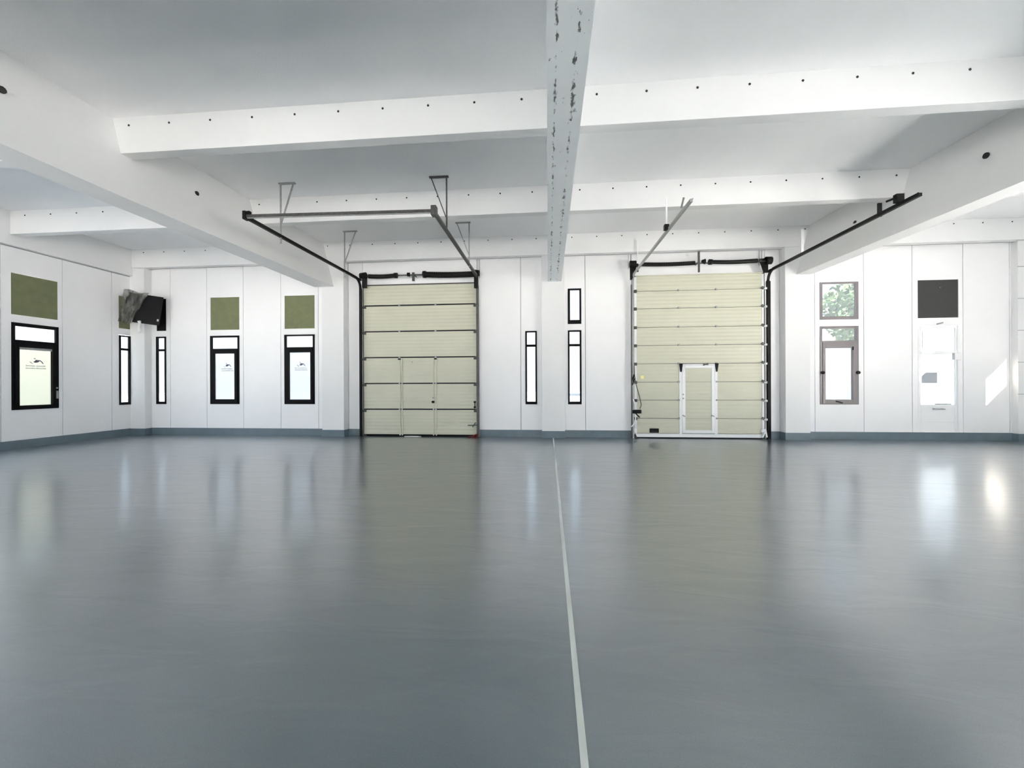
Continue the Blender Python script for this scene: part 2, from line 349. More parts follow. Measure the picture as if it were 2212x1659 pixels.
for bi, (x0, x1, bay) in enumerate(bays):
    for k, y in enumerate((-12.1, -9.05, -6.0, -2.95, 0.1, 3.15, 6.20, 9.22, 12.27)):
        k -= 2
        o = MB().box(x0, x1, y, y+.20, ZJ, ZS+.02).build('cross_beam', M['beam'], bevel=.006)
        which = {4: 'nearest cross beam in view', 5: 'middle cross beam', 6: 'cross beam against the far wall'}.get(k, 'cross beam nearer than the picture, %s' % ('over the viewpoint', 'just behind it', 'second behind it', 'third behind it', 'fourth behind it', 'furthest back')[3-k])
        tag(o, 'white %s, %s' % (which, bay), 'beam', 'cross beams', 'structure')
        if k >= 3:
            if bi == 1: xs = [-6.99+.7335*i for i in range(10)]
            elif bi == 2: xs = [.747+.7335*i for i in range(10)]
            elif bi == 0: xs = [-13.3+.7335*i for i in range(8)]
            else: xs = [8.3+.7335*i for i in range(7)]
            if k > 4: xs = [x+.045 if bi == 1 else x-.02 for x in xs]
            for x in xs:
                if x0+.1 < x < x1-.1: hole(o, (x, y, 6.005 if k < 6 else 6.035), .018, 'Y')
for px, py in ((3, 194), (422, 418)):
    p = onX(px, py, -7.125); hole(gl_, (-7.125 if py < 300 else -7.10, p.y, p.z), .045, '-X', 'round_hole')
for px, py in ((2131, 336), (1848, 481)):
    p = onX(px, py, 7.48 if px > 2000 else 7.38); hole(gr_, p, .05, 'X', 'round_hole')

# ------------------------------------------------------------ windows
def pxB(x0, y0, x1, y1): a, b = onY(x0, (y0+y1)/2), onY(x1, (y0+y1)/2); xm = (x0+x1)/2; return a.x, b.x, onY(xm, y1).z, onY(xm, y0).z
def wbox(mb, fn, a0, a1, z0, z1, d0, d1): p, q = fn(a0, d0, z0), fn(a1, d1, z1); return mb.box(p[0], q[0], p[1], q[1], p[2], q[2])
def window(n, fn, rect, panes, mframe, label, sash=None, gm=None, group=None):
    a0, a1, z0, z1 = rect; p = fn((a0+a1)/2, 0, z0); root = rooted('window_%d' % n, p)
    tag(root, label, 'window', group, 'structure')
    hs = [q for q in panes]
    if sash: hs = [q for q in panes if not (q[0] >= sash[0] and q[1] <= sash[1] and q[2] >= sash[2] and q[3] <= sash[3])] + [(sash[0]+.01, sash[1]-.01, sash[2]+.01, sash[3]-.01)]
    sub(cells(MB(), fn, a0, a1, z0, z1, hs, -.022, .045), 'frame', mframe, root, bevel=.004)
    sobj = None
    if sash:
        inner = [q for q in panes if q[0] >= sash[0] and q[1] <= sash[1] and q[2] >= sash[2] and q[3] <= sash[3]]
        sobj = sub(cells(MB(), fn, *sash, inner, -.045, .05), 'sash', mframe, root, bevel=.004)
    out = []
    for i, q in enumerate(panes):
        g = gm[i] if isinstance(gm, list) else (gm or M['glass'])
        out.append(sub(wbox(MB(), fn, q[0]-.01, q[1]+.01, q[2]-.01, q[3]+.01, .03, .038), 'pane', g, root))
    return root, out, sobj
def zB(x, y): return onY(x, y).z
# narrow windows
def narrow(n, k, label, fn=B, rect=None, px=None):
    a0, a1 = WINX[k] if rect is None else rect; w = .052
    return window(n, fn, (a0, a1, ZL0, ZL1), [(a0+w, a1-w, 2.86, ZL1-.045), (a0+w, a1-w, ZL0+.085, 2.79)], M['black'], label)
window(1, L, (*WL, ZL0, ZL1+.02), [(WL[0]+.07, WL[1]-.06, 2.85, 3.21), (WL[0]+.14, WL[1]-.15, 1.12, 2.66)], M['black'], 'black-framed window in the left side wall with a cream lit pane and faint emblem', sash=(WL[0]+.06, WL[1]-.05, ZL0+.03, 2.80), gm=[M['glass'], M['frostcream']])
narrow(2, None, 'narrow black window in the left side wall, nearest the corner', L, WLn)
narrow(3, 'A', 'narrow black window in the far wall under the black board, beside the corner column')
rB = (*WINX['B'], ZL0, ZL1); rC = (*WINX['C'], ZL0, ZL1); rF = (*WINX['Fx'], ZL0, ZL1)
w4, p4, s4 = window(4, B, rB, [(rB[0]+.06, rB[1]-.06, 2.85, 3.22), (rB[0]+.15, rB[1]-.15, 1.17, 2.69)], M['black'], 'black-framed frosted window with dog emblem, far wall, further from the sectional door', sash=(rB[0]+.05, rB[1]-.05, ZL0+.03, 2.80), gm=[M['glass'], M['frost']])
w5, p5, s5 = window(5, B, rC, [(rC[0]+.06, rC[1]-.06, 2.87, 3.23), (rC[0]+.16, rC[1]-.13, 1.16, 2.70)], M['black'], 'black-framed frosted window with dog emblem, beside the column left of the first sectional door', sash=(rC[0]+.05, rC[1]-.05, ZL0+.03, 2.82), gm=[M['glass'], M['frost']])
narrow(6, 'D', 'narrow black window just left of the middle column')
narrow(7, 'E', 'narrow black window just right of the middle column, lower of the two')
a0, a1 = WINX['E']; window(8, B, (a0, a1, ZU0, ZU1), [(a0+.07, a1-.055, ZU0+.12, ZU1-.05)], M['black'], 'small upright black window above the narrow one right of the middle column')
w9, p9, s9 = window(9, B, rF, [(rF[0]+.06, rF[1]-.085, 2.86, 3.21), (rF[0]+.13, rF[1]-.17, 1.15, 2.65)], M['brownframe'], 'grey-framed tilting window with two black knobs in the bright right bay', sash=(rF[0]+.06, rF[1]-.05, ZL0+.03, 2.80), gm=[M['glass'], M['frost']])
window(10, B, (*WINX['Fx'], ZU0, ZU1), [(rF[0]+.07, rF[1]-.08, ZU0+.09, ZU1-.05)], M['brownframe'], 'square dark-framed upper window with green foliage outside')
tn = M['tinted'] = glass_mat('sun_dimming_glass', .05, (.33, .325, .31))  # tint added to weaken the sun reaching the far wall
window(11, R, (10.76, 11.98, 1.93, 2.92), [(10.79, 11.95, 1.96, 2.89)], M['brownframe'], 'small window in the side wall that throws the sun patch, tint added to dim it', gm=tn)
for px in (1774, 1850):
    p = onY(px, 805); sub(MB().tube([(p.x, YW-.045, p.z), (p.x, YW-.10, p.z)], .045, 12), 'knob', M['rubber'], w9, label='round black knob')
p = onY(1810, 868); sub(MB().bar((p.x-.09, YW-.06, p.z+.02), (p.x+.08, YW-.07, p.z-.03), .03), 'handle', M['darksteel'], w9, label='dark window handle')
sub(MB().box(rF[1]-.19, rF[1]-.16, YW-.06, YW-.045, 2.58, 2.68), 'catch', M['darksteel'], w9)
w1 = bpy.data.objects['window_1']
sub(MB().box(XL+.045, XL+.075, 10.225, 10.26, 1.28, 1.50).box(XL+.045, XL+.06, 10.225, 10.26, 1.56, 1.60), 'handle', M['steel'], w1, label='grey metal handle')
sub(MB().box(XL+.005, XL+.03, WL[0]+.14, WL[1]-.16, 2.60, 2.66), 'blind_rail', M['steel'], w1, label='pale blind rail along the top of the pane')
def emblem(fn, a, z, w, parent, m1, m2, flip=1):
    """leaping dog mark over two unreadable mirrored lines, printed on the pane"""
    f2 = lambda x, y, d: fn(a + x*w, d, z + y*w)
    def ell(cx, cy_, rx, ry, n=12): return [(cx+rx*math.cos(2*math.pi*i/n), cy_+ry*math.sin(2*math.pi*i/n)) for i in range(n)]
    mb = MB()
    mb.prism(ell(-.10, .36, .07, .045), f2, .026, .028)
    mb.prism([(-.20, .06), (-.10, .14), (-.03, .26), (.12, .24), (.26, .22), (.22, .10), (.12, .02), (-.02, -.02), (-.14, .0)], f2, .026, .028)
    mb.prism([(.20, .24), (.33, .22), (.46, .08), (.54, -.10), (.47, -.09), (.38, .06), (.28, .14), (.18, .16)], f2, .026, .028)
    o = sub(mb, 'dog_emblem', m1, parent)
    mb = MB(); mb.prism([(-.48, .08), (-.42, .10), (-.30, -.04), (-.18, -.12), (-.22, -.15), (-.36, -.08)], f2, .026, .028)
    random.seed(11)
    for row, (zz, x0, x1) in enumerate(((-.36, -.72, .72), (-.58, -.74, .74))):
        x = x0
        while x < x1:
            ww = random.uniform(.03, .07); hh = random.choice((.09, .09, .13)); mb.prism([(x, zz), (x+ww, zz), (x+ww, zz+hh), (x, zz+hh)], f2, .026, .028); x += ww+.022
            if random.random() < .1: x += .06
    sub(mb, 'printed_lettering', m2, parent)
p = onX(80, 781, XL); emblem(L, p.y, p.z-.03, .32, bpy.data.objects['window_1'].children[2], M['printdark'], M['printlight']) if False else None
def panes_of(w): return [c for c in w.children if c.name.startswith('pane')]
p = onX(80, 781, XL); emblem(L, p.y, p.z-.03, .30, panes_of(w1)[1], M['printdark'], M['printlight'])
p = onY(489, 788); emblem(B, p.x, p.z-.05, .28, p4[1], M['printdark'], M['printlight'])
p = onY(649, 786); emblem(B, p.x, p.z-.05, .28, p5[1], M['printdark'], M['printlight'])

# boards over the upper openings
def board(fn, rect, m, label, grp=None, screw=False):
    o = wbox(MB(), fn, rect[0]+.004, rect[1]-.004, rect[2]+.004, rect[3]-.004, .012, .035).build('window_cover_board', m); tag(o, label, 'board', grp)
    if screw: 
        x = rect[0]+(rect[1]-rect[0])*.56; z = rect[3]-.22
        MB().tube([(x, YW+.012, z), (x, YW+.004, z)], .012, 8).build('screw', M['steel'], o)
    return o
board(L, (*WL, ZU0+.03, ZU1+.03), M['olive'], 'large olive green board above the window in the left side wall')
board(L, (*WLn, ZU0+.03, ZU1), M['olive'], 'narrow olive board in the left side wall, half behind the black screen')
board(B, (*WINX['A'], ZU0, ZU1), M['black'], 'narrow black board in the far wall behind the black screen')
board(B, (*WINX['B'], ZU0, ZU1), M['olive'], 'plain olive green board in the far wall, further from the sectional door')
board(B, (*WINX['C'], ZU0, ZU1), M['olive'], 'scuffed olive green board in the far wall beside the first column')
board(B, (*WINX['G'], ZU0, ZU1), M['darkboard'], 'large dark grey board above the white glazed door in the bright bay', screw=True)

# ------------------------------------------------------------ white glazed door (door_3)
g0, g1 = WINX['G']
d3 = rooted('door_3', ((g0+g1)/2, YW, 0)); tag(d3, 'white part-glazed door in the bright right bay under the dark board', 'door', kind='structure')
sub(cells(MB(), B, g0, g1, .22, ZL1, [(g0+.035, g1-.035, .22, ZL1-.035)], -.012, .05), 'door_frame', M['white'], d3, bevel=.004)
gl0, gl1 = g0+.07, g1-.085
up = (gl0, gl1, 2.53, 3.19); lo = (gl0, gl1, 1.0, 2.44)
leaf = sub(cells(MB(), B, g0+.04, g1-.04, .225, ZL1-.04, [up, lo, (g0+.10, g1-.11, .25, .50), (g0+.10, g1-.11, .54, .93)], .0, .05), 'door_leaf', M['white'], d3, bevel=.004)
for q in ((g0+.10, g1-.11, .25, .50), (g0+.10, g1-.11, .54, .93)): sub(wbox(MB(), B, *q, .012, .04), 'door_panel', M['wall'], d3)
for q in (up, lo): sub(wbox(MB(), B, q[0]-.01, q[1]+.01, q[2]-.01, q[3]+.01, .022, .03), 'pane', M['glass'], d3)
p = onY(2065, 770); sub(MB().box(p.x-.09, p.x+.08, YW-.07, YW, p.z-.10, p.z+.10), 'lock_box', M['white'], d3, label='white square lock box', bevel=.01)
sub(MB().box(p.x-.10, p.x-.085, YW-.06, YW, p.z-.09, p.z+.09), 'lock_plate', M['steel'], d3)
p = onY(2025, 883); sub(MB().bar((p.x-.15, YW-.06, p.z), (p.x+.15, YW-.06, p.z-.01), .025).bar((p.x+.10, YW-.06, p.z), (p.x+.10, YW, p.z), .02).bar((p.x-.12, YW-.06, p.z), (p.x-.12, YW, p.z), .02), 'handle', M['steel'], d3, label='slim grey push handle')
p = onY(2028, 699); sub(MB().bar((p.x-.09, YW-.05, p.z-.02), (p.x+.07, YW-.04, p.z+.02), .03), 'door_closer', M['steel'], d3)

# ------------------------------------------------------------ sectional door 1 (left)
YD = 12.47
d1 = rooted('door_1', (-4.04, YD, 0)); tag(d1, 'cream sectional door with dark joint strips, between the left and middle columns', 'door', kind='structure')
zl = [.05, .857, 1.673, 2.497, 3.321, 4.145, 4.80]
def drc(mb, x0, x1, z0, z1, y0=YD, y1=YD+.06): return mb.box(x0, x1, y0, y1, z0, z1)
for i in range(6): sub(drc(MB(), DL[0]+.02, DL[1]-.02, zl[i]+.012, zl[i+1]-.012), 'door_panel', M['door'], d1, bevel=.006)
for z in zl[1:6]: sub(drc(MB(), DL[0]+.06, DL[1]-.06, z-.02, z+.018, YD-.016, YD+.02), 'joint_strip', M['darksteel'], d1, label='dark joint strip')
sub(drc(MB(), DL[0]+.02, DL[1]-.02, 4.78, 4.80, YD-.01, YD+.02), 'top_rail', M['grime'], d1)
sub(drc(MB(), DL[0]-.03, DL[1]+.03, .0, 4.83, YD+.04, YD+.075), 'light_stop_plate', M['grime'], d1)  # added plate behind the leaf, stops light leaking round the edges
sub(drc(MB(), DL[0]+.1, DL[1]-.04, .0, .055, YD-.005, YD+.05), 'bottom_seal', M['rubber'], d1, label='black rubber bottom seal')
for x in (-4.675, -4.60, -3.59, -3.50):
    sub(drc(MB(), x-.018, x+.018, .03, 2.47, YD-.022, YD+.01), 'wicket_jamb', M['door'], d1, bevel=.003)
for px in (864, 942):
    x = onY(px, 900, YD).x
    for z in zl[1:6]: sub(drc(MB(), x-.03, x+.03, z-.028, z+.028, YD-.03, YD), 'hinge', M['steel'], d1)
    sub(drc(MB(), x-.05, x+.03, 2.42, 2.46, YD-.03, YD), 'jamb_catch', M['rubber'], d1)
p = onY(882, 782, YD); sub(drc(MB(), p.x-.13, p.x+.13, p.z-.03, p.z+.03, YD-.03, YD), 'door_closer', M['door'], d1, bevel=.004)
p = onY(936, 864, YD)
sub(MB().tube([(p.x, YD, p.z-.06), (p.x, YD-.06, p.z-.06)], .04, 10), 'handle', M['rubber'], d1, label='round black knob')
sub(MB().tube([(p.x, YD, p.z+.07), (p.x, YD-.03, p.z+.07)], .03, 10), 'keyhole', M['steel'], d1)
p = onY(1026, 874, YD)
sub(MB().tube([(p.x, YD, p.z-.08), (p.x, YD-.05, p.z-.08)], .035, 8).tube([(p.x, YD, p.z+.08), (p.x, YD-.05, p.z+.08)], .035, 8).bar((p.x, YD-.04, p.z-.08), (p.x, YD-.04, p.z+.08), .02), 'bolt_handle', M['rubber'], d1, label='black bolt handle')
p = onY(1020, 918, YD); sub(MB().bar((p.x-.13, YD-.02, p.z-.01), (p.x+.15, YD-.02, p.z+.0), .07, .03).bar((p.x+.02, YD-.05, p.z-.06), (p.x+.12, YD-.05, p.z+.08), .04, .03), 'latch', M['grime'], d1, label='grimy slide latch')
for s, xe in ((1, DL[0]+.05), (-1, DL[1]-.05)):
    for z in zl[1:6]: sub(MB().box(xe-.05, xe+.05, YD-.05, YD, z-.09, z-.01).tube([(xe-s*.02, YD-.05, z-.06), (xe-s*.12, YD-.05, z-.06)], .022, 8), 'roller_hinge', M['grime'], d1)
p = onY(1388, 815)

# hardware in the plane just in front of the doors
YT = 12.36
def track_L(name, x, y_end, z, s, m, parent, w=.05, far=12.27):   # vertical track, bend, horizontal track
    mb = MB()
    mb.box(x-w/2, x+w/2, YT, YT+.09, 0.0, z-.26)
    pts = [Vector((x, YT+.03 - .28*(1-math.cos(t)), z-.28+.28*math.sin(t))) for t in [math.pi/2*i/8 for i in range(9)]]
    for a, b in zip(pts, pts[1:]): mb.bar(a, b, w, .055, up=(1, 0, 0))
    mb.bar((x, YT+.05, z), (x, y_end, z-.01), w, .055)
    mb.bar((x+s*.028, pts[-1].y, z+.03), (x+s*.028, y_end, z+.02), .012, .012)
    return sub(mb, name, m, parent)
t1 = rooted('door_track_frame', (-4.05, YT, 0)); tag(t1, 'steel lifting track frame with rear cross bar hung over the left sectional door', 'door track')
xa, xb = -5.93, -2.17
track_L('track', xa, 7.50, 4.96, 1, M['darksteel'], t1, .06).__setitem__('label', 'near-black oily track')
track_L('track', xb, 7.62, 4.96, -1, M['grime'], t1, .07).__setitem__('label', 'grey steel track')
sub(MB().bar((xa, 7.50, 4.97), (xb, 7.62, 4.97), .06, .05), 'cross_bar', M['grime'], t1)
sub(MB().bar((xa, 7.50, 4.935), (xb, 7.62, 4.935), .03, .015), 'bar_lip', M['steel'], t1)
sub(MB().box(xa-.03, xa+.03, 7.44, 7.56, 4.90, 5.06).box(xa+.06, xa+.12, 7.44, 7.50, 4.99, 5.05), 'end_stop', M['darksteel'], t1)
sub(MB().box(xb-.05, xb+.05, 7.56, 7.70, 4.88, 5.06), 'end_stop', M['grime'], t1)
def hanger(y, x, sgn, zr, m, foot=0.0, wide=.30):
    mb = MB(); x2 = x + sgn*wide
    mb.bar((x, y, zr-.06-foot), (x, y, ZS), .03, .02); mb.bar((x, y, zr+.25), (x2, y+.0, ZS-.02), .03, .02)
    mb.box(min(x, x2)-.04, max(x, x2)+.04, y-.03, y+.03, ZS-.025, ZS)
    sub(mb, 'hanger_bracket', m, t1)
def ypx(px, py, x): return onX(px, py, x).y
hanger(8.55, xa, 1, 4.96, M['steel'], .10); hanger(11.40, xa, 1, 4.96, M['steel'], .10, .34)
hanger(8.60, xb, -1, 4.96, M['grime'], 0, .34); hanger(11.10, xb, -1, 4.96, M['steel'], 0, .34)

def ridged(mb, p, q, r, n=26, seg=12):                       # torsion spring body with coil ridges
    p, q = Vector(p), Vector(q); pts, rs = [], []
    for i in range(2*n+1):
        t = i/(2*n); c = p.lerp(q, t); c.z -= .02*math.sin(math.pi*t); pts.append(c); rs.append(r*(1.0 if i % 2 else .88))
    return mb.tube(pts, rs, seg)
YS = 12.26
s1 = rooted('torsion_spring_shaft', (-4.05, YS, 4.9)); tag(s1, 'dark torsion spring shaft above the left sectional door', 'spring shaft')
P = lambda x, y: onY(x, y, YS)
sub(MB().tube([P(786, 597), P(1030, 590)], .02, 8), 'shaft', M['grime'], s1)
sub(ridged(MB(), P(796, 597), P(855, 595), .068), 'spring', M['darksteel'], s1, label='slim black coil spring')
sub(MB().tube([P(852, 595), P(858, 595)], .085, 12), 'spring_collar', M['darksteel'], s1)
sub(ridged(MB(), P(917, 593), P(1024, 592), .095), 'spring', M['darksteel'], s1, label='thick black coil spring')
sub(MB().tube([P(914, 593), P(920, 593)], .11, 12), 'spring_collar', M['darksteel'], s1)
sub(MB().tube([P(880, 593), P(885, 593)], .06, 12), 'coupler', M['darksteel'], s1)
a = P(893, 593); sub(MB().box(a.x-.035, a.x+.035, a.y-.03, a.y+.02, a.z-.20, a.z+.06).bar((a.x, a.y, a.z), (a.x, YW-.004, a.z), .03), 'centre_bracket', M['grime'], s1)
a = P(784, 596); sub(MB().tube([(a.x-.09, YS, a.z), (a.x+.10, YS, a.z)], [.09, .11], 14).box(a.x-.02, a.x+.11, YS-.03, YS+.06, a.z-.38, a.z), 'cable_drum', M['darksteel'], s1)
a = P(1031, 590); sub(MB().tube([(a.x-.10, YS, a.z), (a.x+.06, YS, a.z)], [.11, .09], 14).box(a.x-.10, a.x+.02, YS-.03, YS+.06, a.z-.45, a.z), 'cable_drum', M['darksteel'], s1)
for px in (1027, 1033):
    a = P(px, 570); sub(MB().bar((a.x, YW-.03, 4.95), (a.x, YW-.03, ZJ), .012), 'stay', M['grime'], s1)

# ------------------------------------------------------------ sectional door 2 (right)
d2 = rooted('door_2', (4.45, YD, 0)); tag(d2, 'cream sectional door with a white-framed wicket door, right of the middle column', 'door', kind='structure')
zr = [.143, .596, 1.138, 1.68, 2.229, 2.778, 3.32, 3.882, 4.41, 4.86]
x0, x1 = DR[0]+.07, DR[1]-.07
wj = [onY(px, 860, YD).x for px in (1467, 1473, 1480, 1536.5, 1543, 1549.5)]
for i in range(9):
    z0_, z1_ = zr[i]+.006, zr[i+1]-.006
    if i < 4:
        sub(drc(MB(), x0, wj[0], z0_, z1_), 'door_panel', M['door'], d2, bevel=.006); sub(drc(MB(), wj[5], x1, z0_, z1_), 'door_panel', M['door'], d2, bevel=.006)
    else: sub(drc(MB(), x0, x1, z0_, z1_), 'door_panel', M['door'], d2, bevel=.006)
sub(drc(MB(), DR[0]-.03, DR[1]+.03, .0, 4.89, YD+.04, YD+.075), 'light_stop_plate', M['grime'], d2)  # plate behind the leaf, widened to keep stray light out
sub(drc(MB(), x0-.02, x1+.02, 4.855, 4.885, YD-.015, YD+.04), 'top_rail', M['door'], d2)
sub(drc(MB(), x0, x1, .035, .138, YD-.02, YD+.05), 'bottom_rail', M['white'], d2, label='white bottom rail')
sub(drc(MB(), x0, x1, .0, .035, YD-.01, YD+.04), 'bottom_seal', M['rubber'], d2, label='black rubber bottom seal')
for xa_, xb_ in ((DR[0]+.0, DR[0]+.07), (DR[1]-.07, DR[1]-.01)): sub(drc(MB(), xa_, xb_, .14, 4.84, YD-.012, YD+.05), 'end_cap', M['white'], d2, label='white end strip')
wz = 2.215
sub(cells(MB(), lambda a, d, z: (a, YD+d, z), wj[0], wj[5], .138, wz, [(wj[1], wj[4], .138, wz-.035)], -.025, .05), 'wicket_jamb', M['white'], d2, bevel=.004, label='white outer jamb of the wicket door')
wd = sub(cells(MB(), lambda a, d, z: (a, YD+d, z), wj[1]+.004, wj[4]-.004, .155, wz-.04, [(wj[2], wj[3], .25, wz-.13)], -.032, .04), 'wicket_door', M['white'], d2, bevel=.004, label='white-framed wicket door')
zz = [.25, .596, 1.138, 1.68, wz-.13]
for i in range(4): sub(drc(MB(), wj[2]-.005, wj[3]+.005, zz[i]+.004, zz[i+1]-.004, YD-.012, YD+.03), 'infill_panel', M['door'], wd)
for px, py in ((1475, 898), (1537, 898)):
    a = onY(px, py, YD); sub(MB().bar((a.x-.03, YD-.07, a.z+.02), (a.x+.05, YD-.07, a.z-.02), .03).bar((a.x, YD-.07, a.z), (a.x, YD, a.z), .03), 'handle', M['steel'], wd)
a = onY(1475, 852, YD)
for dz in (0, -.12): sub(MB().tube([(a.x, YD-.03, a.z+dz), (a.x, YD-.05, a.z+dz)], .022, 8), 'lock', M['steel'], wd)
a = onY(1523, 787, YD); sub(MB().bar((a.x-.07, YD-.05, a.z-.03), (a.x+.06, YD-.05, a.z+.03), .03).box(a.x-.06, a.x+.08, YD-.05, YD, a.z-.02, a.z+.03), 'door_closer', M['grime'], d2)
for px in (1470, 1547):
    a = onY(px, 789, YD); sub(MB().prism([(a.x-.05, 2.23), (a.x+.05, 2.23), (a.x+.015, 1.98), (a.x-.015, 1.98)], lambda u, v, d: (u, d, v), YD-.06, YD-.026), 'wedge_bracket', M['rubber'], d2, label='black wedge bracket')
for z in zr[1:9]:
    for px in (1466, 1547):
        x = onY(px, 850, YD).x; sub(drc(MB(), x-.022, x+.022, z-.02, z+.03, YD-.05, YD), 'hinge', M['steel'], d2)
    x = DR[0]+.02; sub(MB().box(x-.03, x+.05, YD-.07, YD, z-.05, z+.035).tube([(x, YD-.06, z-.01), (x-.08, YD-.06, z-.01)], .02, 8), 'roller_hinge', M['grime'], d2)
    x = DR[1]-.04; sub(MB().bar((x-.06, YD-.06, z+.03), (x+.0, YD-.06, z-.01), .05, .06), 'roller_hinge', M['grime'], d2); sub(MB().tube([(x, YD-.07, z-.02), (x+.06, YD-.12, z-.02)], .033, 8), 'roller', M['white'], d2)
a = onY(1413, 930, YD)
vent = sub(MB().box(a.x-.135, a.x+.135, YD-.03, YD, a.z-.065, a.z+.065), 'vent', M['rubber'], d2, bevel=.012, label='small black rectangular vent')
sub(MB().box(a.x-.09, a.x+.09, YD-.036, YD-.028, a.z-.03, a.z-.02), 'vent_slot', M['grime'], vent)
a = onY(1375, 889, YD-.05)
sub(MB().box(a.x-.13, a.x+.13, YD-.12, YD-.03, a.z-.055, a.z+.055).bar((a.x-.04, YD-.1, a.z-.05), (a.x+.08, YD-.1, a.z-.17), .05, .03), 'lock_bar', M['rubber'], d2, bevel=.01, label='black lock bar')
a = onY(1387, 815, YD); sub(drc(MB(), a.x-.04, a.x+.05, a.z-.05, a.z+.05, YD-.004, YD), 'sticker', M['yellow'], d2, label='faded yellow sticker')
for px, sg in ((1371, 1), (1648, -1)):
    a = onY(px, 935, YD); sub(MB().bar((a.x-sg*.03, YD-.09, .26), (a.x+sg*.06, YD-.09, .06), .055, .03).bar((a.x-sg*.03, YD-.09, .26), (a.x-sg*.06, YD-.09, .06), .04, .03).box(a.x-.06, a.x+.05, YD-.09, YD, .20, .30), 'bottom_bracket', M['white'], d2, label='white bottom roller bracket')

t2 = rooted('door_track_pair', (4.45, YT, 0)); tag(t2, 'pair of open-ended lifting tracks over the right sectional door', 'door track')
xc, xd = 2.53, 6.38
track_L('track', xc, 7.40, 4.88, 1, M['steel'], t2, .045).__setitem__('label', 'pale grey steel track')
track_L('track', xd, 7.55, 4.88, -1, M['darksteel'], t2, .055).__setitem__('label', 'black track beside the shaded beam')
sub(MB().box(xc-.045, xc-.02, YT, YT+.1, 0, 4.6), 'side_angle', M['grime'], t2); sub(MB().box(xd+.015, xd+.055, YT, YT+.1, 0, 4.6), 'side_angle', M['darksteel'], t2)
y = onX(1444, 487, xc).y
sub(MB().bar((xc-.04, y, 4.90), (xc-.04, y, ZJ), .03, .02), 'hanger', M['white'], t2); sub(MB().box(xc-.09, xc+.0, y-.05, y+.05, 4.86, 4.97), 'clamp', M['darksteel'], t2, label='dark clamp')
y = onX(1475, 455, xc).y; sub(MB().bar((xc-.03, y, 4.93), (xc-.03, y-.15, 5.06), .03, .02), 'stop_bracket', M['steel'], t2)
sub(MB().bar((xc+.1, 12.2, 4.95), (xc+.1, 12.2, ZJ+.3), .035, .02), 'hanger', M['white'], t2); sub(MB().bar((xc+.1, 12.18, 4.92), (xc+.1, 12.18, 5.16), .045, .03), 'hanger_foot', M['darksteel'], t2)
y = onX(1900, 472, xd).y; sub(MB().bar((xd, y, 4.84), (xd, y, 5.10), .07, .03), 'hanger', M['darksteel'], t2)
y = onX(1946, 448, xd).y; sub(MB().box(xd-.10, xd+.03, y-.04, y+.04, 4.90, 5.05).bar((xd-.08, y, 4.99), (xd-.24, y, 4.93), .035), 'stop_bracket', M['darksteel'], t2, label='black end stop with arm')
y = onX(1728, 555, xd).y; sub(MB().bar((xd+.06, y, 4.92), (xd+.06, y, ZJ), .06, .02), 'hanger', M['white'], t2)
s2 = rooted('torsion_spring_shaft', (4.45, YS, 5.1)); tag(s2, 'black torsion spring shaft above the right sectional door', 'spring shaft')
sub(MB().tube([P(1372, 573), P(1660, 564)], .018, 8), 'shaft', M['grime'], s2)
sub(ridged(MB(), P(1384, 571), P(1501, 568), .062), 'spring', M['darksteel'], s2)
sub(ridged(MB(), P(1534, 566), P(1636, 563), .062), 'spring', M['darksteel'], s2)
sub(MB().tube([P(1531, 566), P(1538, 566)], .08, 12), 'spring_collar', M['darksteel'], s2)
sub(MB().tube([P(1516, 565), P(1523, 565)], [.045, .08], 12), 'coupler', M['darksteel'], s2)
a = P(1509.5, 566); sub(MB().box(a.x-.022, a.x+.022, YS-.03, YS+.02, P(1509, 588).z, P(1509, 543).z).bar((a.x, a.y, a.z), (a.x, YW-.004, a.z), .03), 'centre_bracket', M['grime'], s2)
a = P(1367, 571); sub(MB().tube([(a.x-.09, YS, a.z), (a.x+.09, YS, a.z)], .105, 14).prism([(a.x-.08, a.z+.05), (a.x+.15, a.z+.05), (a.x-.02, a.z-.45), (a.x-.08, a.z-.45)], lambda u, v, d: (u, d, v), YS, YS+.03), 'cable_drum', M['darksteel'], s2)
a = P(1656, 563); sub(MB().tube([(a.x-.03, YS, a.z), (a.x+.13, YS, a.z)], .11, 14).prism([(a.x-.20, a.z+.06), (a.x+.05, a.z+.08), (a.x+.04, a.z-.34), (a.x-.07, a.z-.34)], lambda u, v, d: (u, d, v), YS, YS+.04), 'cable_drum', M['darksteel'], s2)
for px in (1361, 1366, 1650, 1656):
    a = P(px, 560); sub(MB().bar((a.x, YW-.03, 5.1), (a.x, YW-.03, ZJ), .014), 'stay', M['steel'], s2)
# cable hanging down the door's left edge
def cabpts(pp, y): return [onY(px, py, y) for px, py in pp]
def smooth(pts, k=5):
    out = []
    for i in range(len(pts)-1):
        p0, p1, p2, p3 = pts[max(i-1, 0)], pts[i], pts[i+1], pts[min(i+2, len(pts)-1)]
        for j in range(k):
            t = j/k; out.append(.5*((2*p1)+(-p0+p2)*t+(2*p0-5*p1+4*p2-p3)*t*t+(-p0+3*p1-3*p2+p3)*t**3))
    return out+[pts[-1]]
cb = MB().tube(smooth(cabpts([(1370, 790), (1371, 812), (1374, 830), (1380, 852), (1384, 868), (1385, 876), (1382, 883)], 12.31)), .012, 6).build('spiral_cable', M['grime'])
tag(cb, 'thin grey cable looping down the left edge of the right sectional door', 'cable')
MB().tube(smooth(cabpts([(1366, 820), (1370, 808), (1368, 824), (1372, 816), (1366, 832)], 12.31)), .012, 6).build('cable_coil', M['darksteel'], cb)
